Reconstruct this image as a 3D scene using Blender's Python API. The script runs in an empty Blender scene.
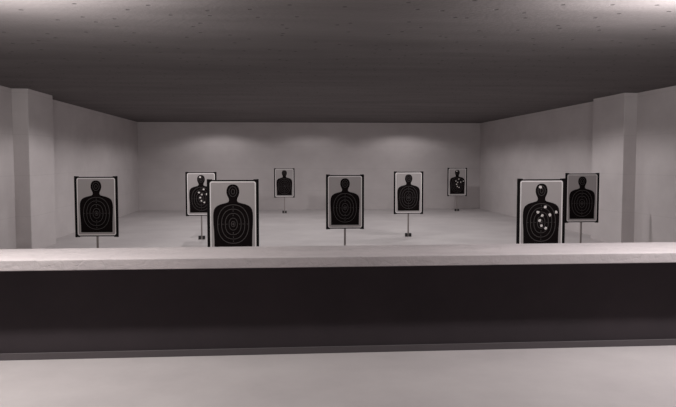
import bpy, bmesh, math, random
from mathutils import Vector
random.seed(7)
S = bpy.context.scene
C = S.collection

# ------------------------------------------------------------------ materials
def mat(name, col, rough=.8, metal=0., spec=.3):
    m = bpy.data.materials.new(name); m.use_nodes = True
    b = m.node_tree.nodes['Principled BSDF']
    b.inputs['Base Color'].default_value = (*col, 1)
    b.inputs['Roughness'].default_value = rough
    b.inputs['Metallic'].default_value = metal
    b.inputs['Specular IOR Level'].default_value = spec
    return m

def N(nt, kind, **kw):
    n = nt.nodes.new(kind)
    for k, v in kw.items(): setattr(n, k, v)
    return n

def concrete(name, c1, c2, scale=1.2, stretch=(1, 1, 1), bump=.15, seams=None, pits=False, cracks=0., rough=.85, spec=.2):
    """blotchy cast concrete in object space (metres)"""
    m = mat(name, c1, rough, 0, spec); nt = m.node_tree; L = nt.links
    b = nt.nodes['Principled BSDF']
    tc = N(nt, 'ShaderNodeTexCoord'); mp = N(nt, 'ShaderNodeMapping')
    mp.inputs['Scale'].default_value = stretch
    L.new(tc.outputs['Object'], mp.inputs['Vector'])
    n1 = N(nt, 'ShaderNodeTexNoise'); n1.inputs['Scale'].default_value = scale
    n1.inputs['Detail'].default_value = 8; n1.inputs['Roughness'].default_value = .62
    L.new(mp.outputs['Vector'], n1.inputs['Vector'])
    r = N(nt, 'ShaderNodeValToRGB')
    r.color_ramp.elements[0].position = .32; r.color_ramp.elements[0].color = (*c2, 1)
    r.color_ramp.elements[1].position = .68; r.color_ramp.elements[1].color = (*c1, 1)
    L.new(n1.outputs['Fac'], r.inputs['Fac'])
    col = r.outputs['Color']
    n2 = N(nt, 'ShaderNodeTexNoise'); n2.inputs['Scale'].default_value = 26
    n2.inputs['Detail'].default_value = 6
    L.new(tc.outputs['Object'], n2.inputs['Vector'])
    hgt = n2.outputs['Fac']
    def mul(col, fac_socket, dark):
        mx = N(nt, 'ShaderNodeMix', data_type='RGBA', blend_type='MULTIPLY')
        mx.inputs[7].default_value = (dark, dark, dark, 1)
        L.new(fac_socket, mx.inputs[0]); L.new(col, mx.inputs[6])
        return mx.outputs[2]
    def sub(h, fac_socket, k):
        a = N(nt, 'ShaderNodeMath', operation='MULTIPLY_ADD')
        a.inputs[1].default_value = -k
        L.new(fac_socket, a.inputs[0]); L.new(h, a.inputs[2]); return a.outputs[0]
    if seams:                                             # shutter board joints: axis, spacing
        for ax, sp, off in seams:
            sx = N(nt, 'ShaderNodeSeparateXYZ'); L.new(tc.outputs['Object'], sx.inputs[0])
            a = N(nt, 'ShaderNodeMath', operation='ADD'); a.inputs[1].default_value = off + 40 * sp
            L.new(sx.outputs[ax], a.inputs[0])
            md = N(nt, 'ShaderNodeMath', operation='MODULO'); md.inputs[1].default_value = sp
            L.new(a.outputs[0], md.inputs[0])
            lt = N(nt, 'ShaderNodeMath', operation='LESS_THAN'); lt.inputs[1].default_value = .014
            L.new(md.outputs[0], lt.inputs[0])
            col = mul(col, lt.outputs[0], .94); hgt = sub(hgt, lt.outputs[0], .8)
    if pits:                                              # little blow holes left by the shuttering
        v = N(nt, 'ShaderNodeTexVoronoi', voronoi_dimensions='2D'); v.inputs['Scale'].default_value = 2.5
        v.inputs['Randomness'].default_value = 1
        L.new(tc.outputs['Object'], v.inputs['Vector'])
        lt = N(nt, 'ShaderNodeMapRange'); lt.inputs[1].default_value = .035; lt.inputs[2].default_value = .055
        lt.inputs[3].default_value = 1; lt.inputs[4].default_value = 0
        L.new(v.outputs['Distance'], lt.inputs[0])
        col = mul(col, lt.outputs[0], .45); hgt = sub(hgt, lt.outputs[0], 5)
    if cracks:
        v = N(nt, 'ShaderNodeTexVoronoi', feature='DISTANCE_TO_EDGE'); v.inputs['Scale'].default_value = 1.6
        ns = N(nt, 'ShaderNodeTexNoise'); ns.inputs['Scale'].default_value = 5; ns.inputs['Detail'].default_value = 5
        L.new(tc.outputs['Object'], ns.inputs['Vector'])
        mx = N(nt, 'ShaderNodeMix', data_type='RGBA'); mx.inputs[0].default_value = .35
        L.new(tc.outputs['Object'], mx.inputs[6]); L.new(ns.outputs['Color'], mx.inputs[7])
        L.new(mx.outputs[2], v.inputs['Vector'])
        lt = N(nt, 'ShaderNodeMapRange'); lt.inputs[1].default_value = 0; lt.inputs[2].default_value = .02
        lt.inputs[3].default_value = cracks; lt.inputs[4].default_value = 0
        L.new(v.outputs['Distance'], lt.inputs[0])
        col = mul(col, lt.outputs[0], .4); hgt = sub(hgt, lt.outputs[0], 1.5)
    L.new(col, b.inputs['Base Color'])
    bp = N(nt, 'ShaderNodeBump'); bp.inputs['Strength'].default_value = bump; bp.inputs['Distance'].default_value = .01
    L.new(hgt, bp.inputs['Height']); L.new(bp.outputs[0], b.inputs['Normal'])
    return m

M = dict(
    floor=concrete('floor_concrete', (.51, .475, .475), (.43, .395, .40), .9, bump=.12, rough=.7),
    wall=concrete('wall_concrete', (.54, .50, .50), (.48, .44, .442), 1.1, (1, 1, 1.6), bump=.2,
                  seams=[(2, .72, .1)]),
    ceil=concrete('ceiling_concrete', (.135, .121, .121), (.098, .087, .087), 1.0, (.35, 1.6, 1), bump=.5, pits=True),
    top=concrete('counter_concrete', (.52, .475, .48), (.44, .40, .41), 3, (.5, 1, 1), bump=.5, cracks=.12),
    dark=concrete('dark_panel', (.055, .045, .050), (.045, .038, .042), 2, bump=.05, rough=.8, spec=.1),
    skirt=mat('skirting_grey', (.105, .092, .098), .7),
    black=mat('black_board', (.005, .0032, .0035), .8, 0, .1),
    rail=mat('black_rail', (.004, .0026, .003), .7, 0, .12),
    steel=mat('dull_steel', (.33, .295, .285), .6, .1),
    foot=mat('foot_black', (.02, .017, .018), .6),
    plate=mat('foot_plate', (.42, .39, .39), .6),
    paper=mat('target_paper', (.37, .34, .34), .8),
    border=mat('paper_border', (.80, .76, .76), .8),
    ink=mat('black_ink', (.0055, .0032, .0035), .8, 0, .08),
    line=mat('ring_line', (.085, .075, .075), .8),
    torn=mat('torn_paper', (.72, .67, .66), .9),
)

# ------------------------------------------------------------------ helpers
def box(bm, x0, x1, y0, y1, z0, z1, mi=0, bev=0.):
    v = [bm.verts.new(p) for p in ((x0, y0, z0), (x1, y0, z0), (x1, y1, z0), (x0, y1, z0),
                                   (x0, y0, z1), (x1, y0, z1), (x1, y1, z1), (x0, y1, z1))]
    fs = [bm.faces.new([v[i] for i in q]) for q in
          ((0, 3, 2, 1), (4, 5, 6, 7), (0, 1, 5, 4), (1, 2, 6, 5), (2, 3, 7, 6), (3, 0, 4, 7))]
    for f in fs: f.material_index = mi
    if bev:
        es = {e for f in fs for e in f.edges}
        r = bmesh.ops.bevel(bm, geom=list(es), offset=bev, segments=2, affect='EDGES', profile=.6)
        for f in r['faces']: f.material_index = mi
    return fs

def obj(name, bm, mats, parent=None, loc=(0, 0, 0)):
    me = bpy.data.meshes.new(name); bmesh.ops.recalc_face_normals(bm, faces=bm.faces)
    bm.to_mesh(me); bm.free()
    for m in (mats if isinstance(mats, (list, tuple)) else [mats]): me.materials.append(m)
    o = bpy.data.objects.new(name, me); C.objects.link(o); o.location = loc
    if parent: o.parent = parent
    return o

def slab(name, b, m, bev=0., kind='structure'):
    bm = bmesh.new(); box(bm, *b, bev=bev); o = obj(name, bm, m)
    if kind: o['kind'] = kind
    return o

# ------------------------------------------------------------------ the room
XL, XR, YN, YF, H = -4.70, 6.57, -3.0, 22.75, 2.86
slab('floor', (XL - .3, XR + .3, YN - .3, YF + .3, -.2, 0), M['floor'])
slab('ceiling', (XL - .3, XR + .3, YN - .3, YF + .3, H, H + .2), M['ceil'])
slab('wall_left', (XL - .3, XL, YN, YF, 0, H), M['wall'])
slab('wall_right', (XR, XR + .3, YN, YF, 0, H), M['wall'])
slab('wall_back', (XL - .3, XR + .3, YF, YF + .3, 0, H), M['wall'])
slab('wall_behind', (XL - .3, XR + .3, YN - .3, YN, 0, H), M['wall'])
slab('trim_1', (XL - .05, XL + .27, 12.45, 13.75, -.02, H + .02), M['wall'], bev=.012)      # pilaster, left wall
slab('trim_2', (XR - .25, XR + .05, 12.45, 13.75, -.02, H + .02), M['wall'], bev=.012)     # pilaster, right wall

# parapet with the shooting counter on it
ZT, TH = .8385, .083
slab('wall_front', (XL, XR, 5.663, 6.05, 0, ZT - TH - .0005), M['dark'])
slab('baseboard_front', (XL, XR, 5.645, 5.663, 0, .055), M['skirt'], bev=.003)
bm = bmesh.new(); box(bm, XL, XR, 5.44, 6.165, ZT - TH, ZT, bev=.006)
ct = obj('counter_top', bm, M['top'])
ct['label'] = 'long pale concrete firing counter with a rough front edge on the dark parapet'
ct['category'] = 'counter'

# ------------------------------------------------------------------ targets
BW, BH, B0 = .622, .886, .490          # board width, height, height of its lower edge
PW, PH = .556, .846
T = .012                               # board thickness

def poly(bm, pts, y, mi):
    f = bm.faces.new([bm.verts.new((x, y, z)) for x, z in pts]); f.material_index = mi; return f

def strip(bm, a, b, y, mi):
    n = len(a); va = [bm.verts.new((x, y, z)) for x, z in a]; vb = [bm.verts.new((x, y, z)) for x, z in b]
    for i in range(n):
        j = (i + 1) % n
        f = bm.faces.new((va[i], va[j], vb[j], vb[i])); f.material_index = mi

def rrect(w, h, r, n=6):
    p = []
    for cx, cz, a0 in ((w/2 - r, h/2 - r, 0), (-w/2 + r, h/2 - r, 90), (-w/2 + r, -h/2 + r, 180), (w/2 - r, -h/2 + r, 270)):
        for k in range(n + 1):
            a = math.radians(a0 + 90 * k / n); p.append((cx + r * math.cos(a), cz + r * math.sin(a)))
    return p

def sup(cx, cz, w, h, e=2.0, n=48):      # superellipse
    p = []
    for k in range(n):
        a = 2 * math.pi * k / n; c, s = math.cos(a), math.sin(a)
        p.append((cx + w / 2 * math.copysign(abs(c) ** (2 / e), c), cz + h / 2 * math.copysign(abs(s) ** (2 / e), s)))
    return p

# printed torso: half width at a distance below the paper's upper edge
SIL = [(.014, .038), (.034, .043), (.054, .056), (.069, .078), (.077, .108), (.078, .138), (.071, .168), (.060, .192),
       (.051, .212), (.049, .228), (.052, .244), (.066, .256), (.100, .266), (.150, .279), (.188, .296), (.214, .318),
       (.229, .345), (.237, .380), (.240, .430), (.238, .520), (.232, .600), (.229, .700), (.228, .795), (.222, .801)]

HOLES = [(-.018, .080), (.051, .329), (-.044, .392), (.195, .394), (.015, .432), (.113, .428), (-.020, .495), (.005, .561), (.061, .593)]

def paper_bm():
    bm = bmesh.new()
    # sheet with a real thickness, rounded corners
    o = rrect(PW, PH, .028); y0, y1 = 0, -.0015
    poly(bm, o, y1, 0); poly(bm, list(reversed(o)), y0, 0)
    va = [(x, z) for x, z in o]
    n = len(va)
    A = [bm.verts.new((x, y0, z)) for x, z in va]; B = [bm.verts.new((x, y1, z)) for x, z in va]
    for i in range(n): bm.faces.new((A[i], A[(i+1) % n], B[(i+1) % n], B[i]))
    strip(bm, rrect(PW - .002, PH - .002, .027), rrect(PW - .030, PH - .030, .018), -.0020, 1)
    rows = [(bm.verts.new((-x, -.0024, PH/2 - d)), bm.verts.new((x, -.0024, PH/2 - d))) for x, d in SIL]
    for (a, b), (c, d) in zip(rows, rows[1:]):
        bm.faces.new((a, b, d, c)).material_index = 2
    cz = PH / 2 - .520
    for w, h, t in ((.380, .475, .0055), (.285, .370, .0050), (.195, .265, .0050), (.105, .150, .0050), (.050, .070, .0045)):
        strip(bm, sup(0, cz, w, h, 2.25), sup(0, cz, w - 2 * t, h - 2 * t, 2.25), -.0030, 3)
    poly(bm, sup(0, cz, .014, .018, 2, 12), -.0030, 3)
    hz = PH / 2 - .125
    for w, h in ((.098, .125), (.044, .064)):
        strip(bm, sup(0, hz, w, h), sup(0, hz, w - .009, h - .009), -.0030, 3)
    for dx, dz, w, h in ((-.175, 0, .018, .004), (.175, 0, .018, .004), (-.125, 0, .022, .004), (.125, 0, .022, .004),
                         (-.078, 0, .018, .004), (.078, 0, .018, .004), (0, .160, .007, .014), (0, -.160, .007, .014),
                         (0, .108, .007, .016), (0, -.108, .007, .016), (0, .208, .007, .014), (0, -.208, .007, .014), (0, 0, .034, .003), (0, 0, .003, .044)):
        poly(bm, [(dx - w/2, cz + dz - h/2), (dx + w/2, cz + dz - h/2), (dx + w/2, cz + dz + h/2), (dx - w/2, cz + dz + h/2)], -.0030, 3)
    return bm

def hole_bm(seed):
    rnd = random.Random(seed); bm = bmesh.new(); n = 11
    pts = []
    for k in range(n):
        a = 2 * math.pi * k / n; r = rnd.uniform(.015, .022); pts.append((r * math.cos(a), r * math.sin(a)))
    ring = [bm.verts.new((x, 0, z)) for x, z in pts]
    mid = [bm.verts.new((x * .55, -.004, z * .55)) for x, z in pts]
    for i in range(n):
        j = (i + 1) % n; bm.faces.new((ring[i], ring[j], mid[j], mid[i]))
    bm.faces.new(mid)
    return bm

def make_target():
    root = bpy.data.objects.new('shooting_target', None); C.objects.link(root)
    root.empty_display_size = .2
    zc = B0 + BH / 2
    # board
    bm = bmesh.new(); box(bm, -BW/2 + .012, BW/2 - .012, 0, T, -BH/2 + .004, BH/2 - .004, bev=.003)
    obj('backing_board', bm, M['black'], root, (0, 0, zc))
    # paper
    pp = obj('paper_sheet', paper_bm(), [M['paper'], M['border'], M['ink'], M['line']], root, (0, -.0005, zc))
    # side rails with small hooks clasping the board above and below
    for s in (-1, 1):
        bm = bmesh.new()
        xa, xb = sorted((s * BW/2, s * (BW/2 - .026)))
        box(bm, xa, xb, -.012, T + .010, -BH/2 - .006, BH/2 + .006, bev=.003)
        xc, xd = sorted((s * (BW/2 - .024), s * (BW/2 - .062)))
        for zz in (BH/2 - .006, -BH/2 - .004): box(bm, xc, xd, -.008, T + .006, zz, zz + .010)
        obj('side_rail', bm, M['rail'], root, (0, 0, zc))
    # pole: a U channel open to the front, with a bracket behind the board
    bm = bmesh.new(); w, d, t = .030, .024, .008
    pr = [(-w/2, 0), (-w/2 + t, 0), (-w/2 + t, d - t), (w/2 - t, d - t), (w/2 - t, 0), (w/2, 0), (w/2, d), (-w/2, d)]
    lo = [bm.verts.new((x, y, .012)) for x, y in pr]; hi = [bm.verts.new((x, y, B0 + .34)) for x, y in pr]
    for i in range(8): bm.faces.new((lo[i], lo[(i+1) % 8], hi[(i+1) % 8], hi[i]))
    bm.faces.new(lo[::-1]); bm.faces.new(hi)
    obj('pole', bm, M['steel'], root, (0, T, 0))
    bm = bmesh.new(); box(bm, -.03, .03, T - .001, T + .032, B0 + .02, B0 + .06, bev=.003)
    obj('bracket', bm, M['steel'], root)
    bm = bmesh.new(); box(bm, -.07, .07, -.03, .07, 0, .010, bev=.003)
    obj('base_plate', bm, M['plate'], root)
    for s in (-1, 1):
        bm = bmesh.new(); xa, xb = sorted((s * .019, s * .066))
        box(bm, xa, xb, -.012, .05, .010, .080, bev=.006)
        obj('clamp_block', bm, M['foot'], root)
    return root, pp

def copy_tree(o, parent=None):
    c = o.copy(); C.objects.link(c); c.parent = parent
    for ch in o.children: copy_tree(ch, c)
    return c

root0, paper0 = make_target()
hole_me = []
for k in range(len(HOLES)):
    h = obj('bullet_hole', hole_bm(k), M['torn']); hole_me.append(h.data); bpy.data.objects.remove(h)

spots = [  # x, y, turn (deg), holes, label
    (-.618, 8.42, 0, False, 'large unpierced black silhouette target just behind the counter, left of centre'),
    (3.182, 8.31, 3.5, True, 'large silhouette target just behind the counter on the right, with white bullet holes'),
    (-2.75, 10.35, -1.5, False, 'silhouette target on a short post, nearest the left wall'),
    (.993, 11.20, 0, False, 'middle-sized unpierced silhouette target standing alone at the centre of the range'),
    (5.345, 12.0, 0, False, 'shaded grey silhouette target beside the right wall, behind the large pierced one'),
    (-1.678, 14.15, 0, True, 'bullet-pierced silhouette target partly hidden behind the large left target'),
    (2.608, 14.30, 0, False, 'silhouette target with a visible footed post, right of the central target'),
    (.012, 21.1, 0, False, 'tiny unpierced black silhouette target near the back wall, left of centre'),
    (5.47, 21.46, 0, True, 'tiny pierced silhouette target near the back right corner'),
]
for i, (x, y, a, holes, lab) in enumerate(spots):
    r = root0 if i == 0 else copy_tree(root0)
    r.location = (x, y, 0); r.rotation_euler = (0, 0, math.radians(a))
    r['label'] = lab; r['category'] = 'target'; r['group'] = 'silhouette targets set out on the range floor'
    r['_h'] = holes
for r in [o for o in C.objects if '_h' in o]:
    if r['_h']:
        p = [c for c in r.children if c.name.startswith('paper_sheet')][0]
        for k, (hx, hd) in enumerate(HOLES):
            h = bpy.data.objects.new('bullet_hole', hole_me[k]); C.objects.link(h)
            h.parent = p; h.location = (hx, -.003, PH / 2 - hd); h['label'] = 'pale torn bullet hole'
    del r['_h']

# ------------------------------------------------------------------ lamps
def lamp(kind, name, loc, power, col=(1, .965, .96), radius=.05, size=150, blend=.6, aim=None):
    d = bpy.data.lights.new(name, kind); d.energy = power; d.color = col
    d.shadow_soft_size = radius
    if kind == 'SPOT': d.spot_size = math.radians(size); d.spot_blend = blend
    o = bpy.data.objects.new(name, d); C.objects.link(o); o.location = loc
    if aim is not None:
        o.rotation_euler = (Vector(aim) - Vector(loc)).to_track_quat('-Z', 'Y').to_euler()
    return o

for x in (-2.3, 3.5):
    lamp('POINT', 'booth_lamp', (x, 4.73, 2.48), 96, radius=.06, col=(1, .97, .935) if x < 0 else (1, .965, .96))
    lamp('SPOT', 'ceiling_fill', (x + (.3 if x < 0 else -.45), 4.9, 2.0), 95 if x < 0 else 72, radius=.1, size=165, blend=.8, aim=(x * .9, 5.4, 3))  # added upward fill spot to brighten the near ceiling, not a booth fixture
for y, p in ((12.25, 40), (15.5, 28), (18.5, 30), (21.3, 14)):
    for x in (-2.05, .93, 3.9):
        lamp('SPOT', 'range_downlight', (x, y, H - .03), p * (.72 if 0 < x < 1 else 1.3), radius=.04, size=157, blend=.3)

w = bpy.data.worlds.new('dark'); S.world = w; w.use_nodes = True
w.node_tree.nodes['Background'].inputs[0].default_value = (0, 0, 0, 1)

# ------------------------------------------------------------------ camera
cd = bpy.data.cameras.new('camera'); cam = bpy.data.objects.new('camera', cd); C.objects.link(cam)
cd.sensor_width = 36; cd.lens = 36 * 689 / 676; cd.clip_start = .05; cd.clip_end = 100
cam.location = (0, 0, 1.6)
cam.rotation_euler = (math.radians(90 - 3.53), 0, math.radians(-4.481))
cam.rotation_euler.rotate_axis('Z', math.radians(-.05))     # the photograph hangs a hair off level
S.camera = cam
vs = S.view_settings
vs.view_transform = 'Standard'; vs.look = 'None'; vs.exposure = 1.25; vs.gamma = 1; vs.use_curve_mapping = False
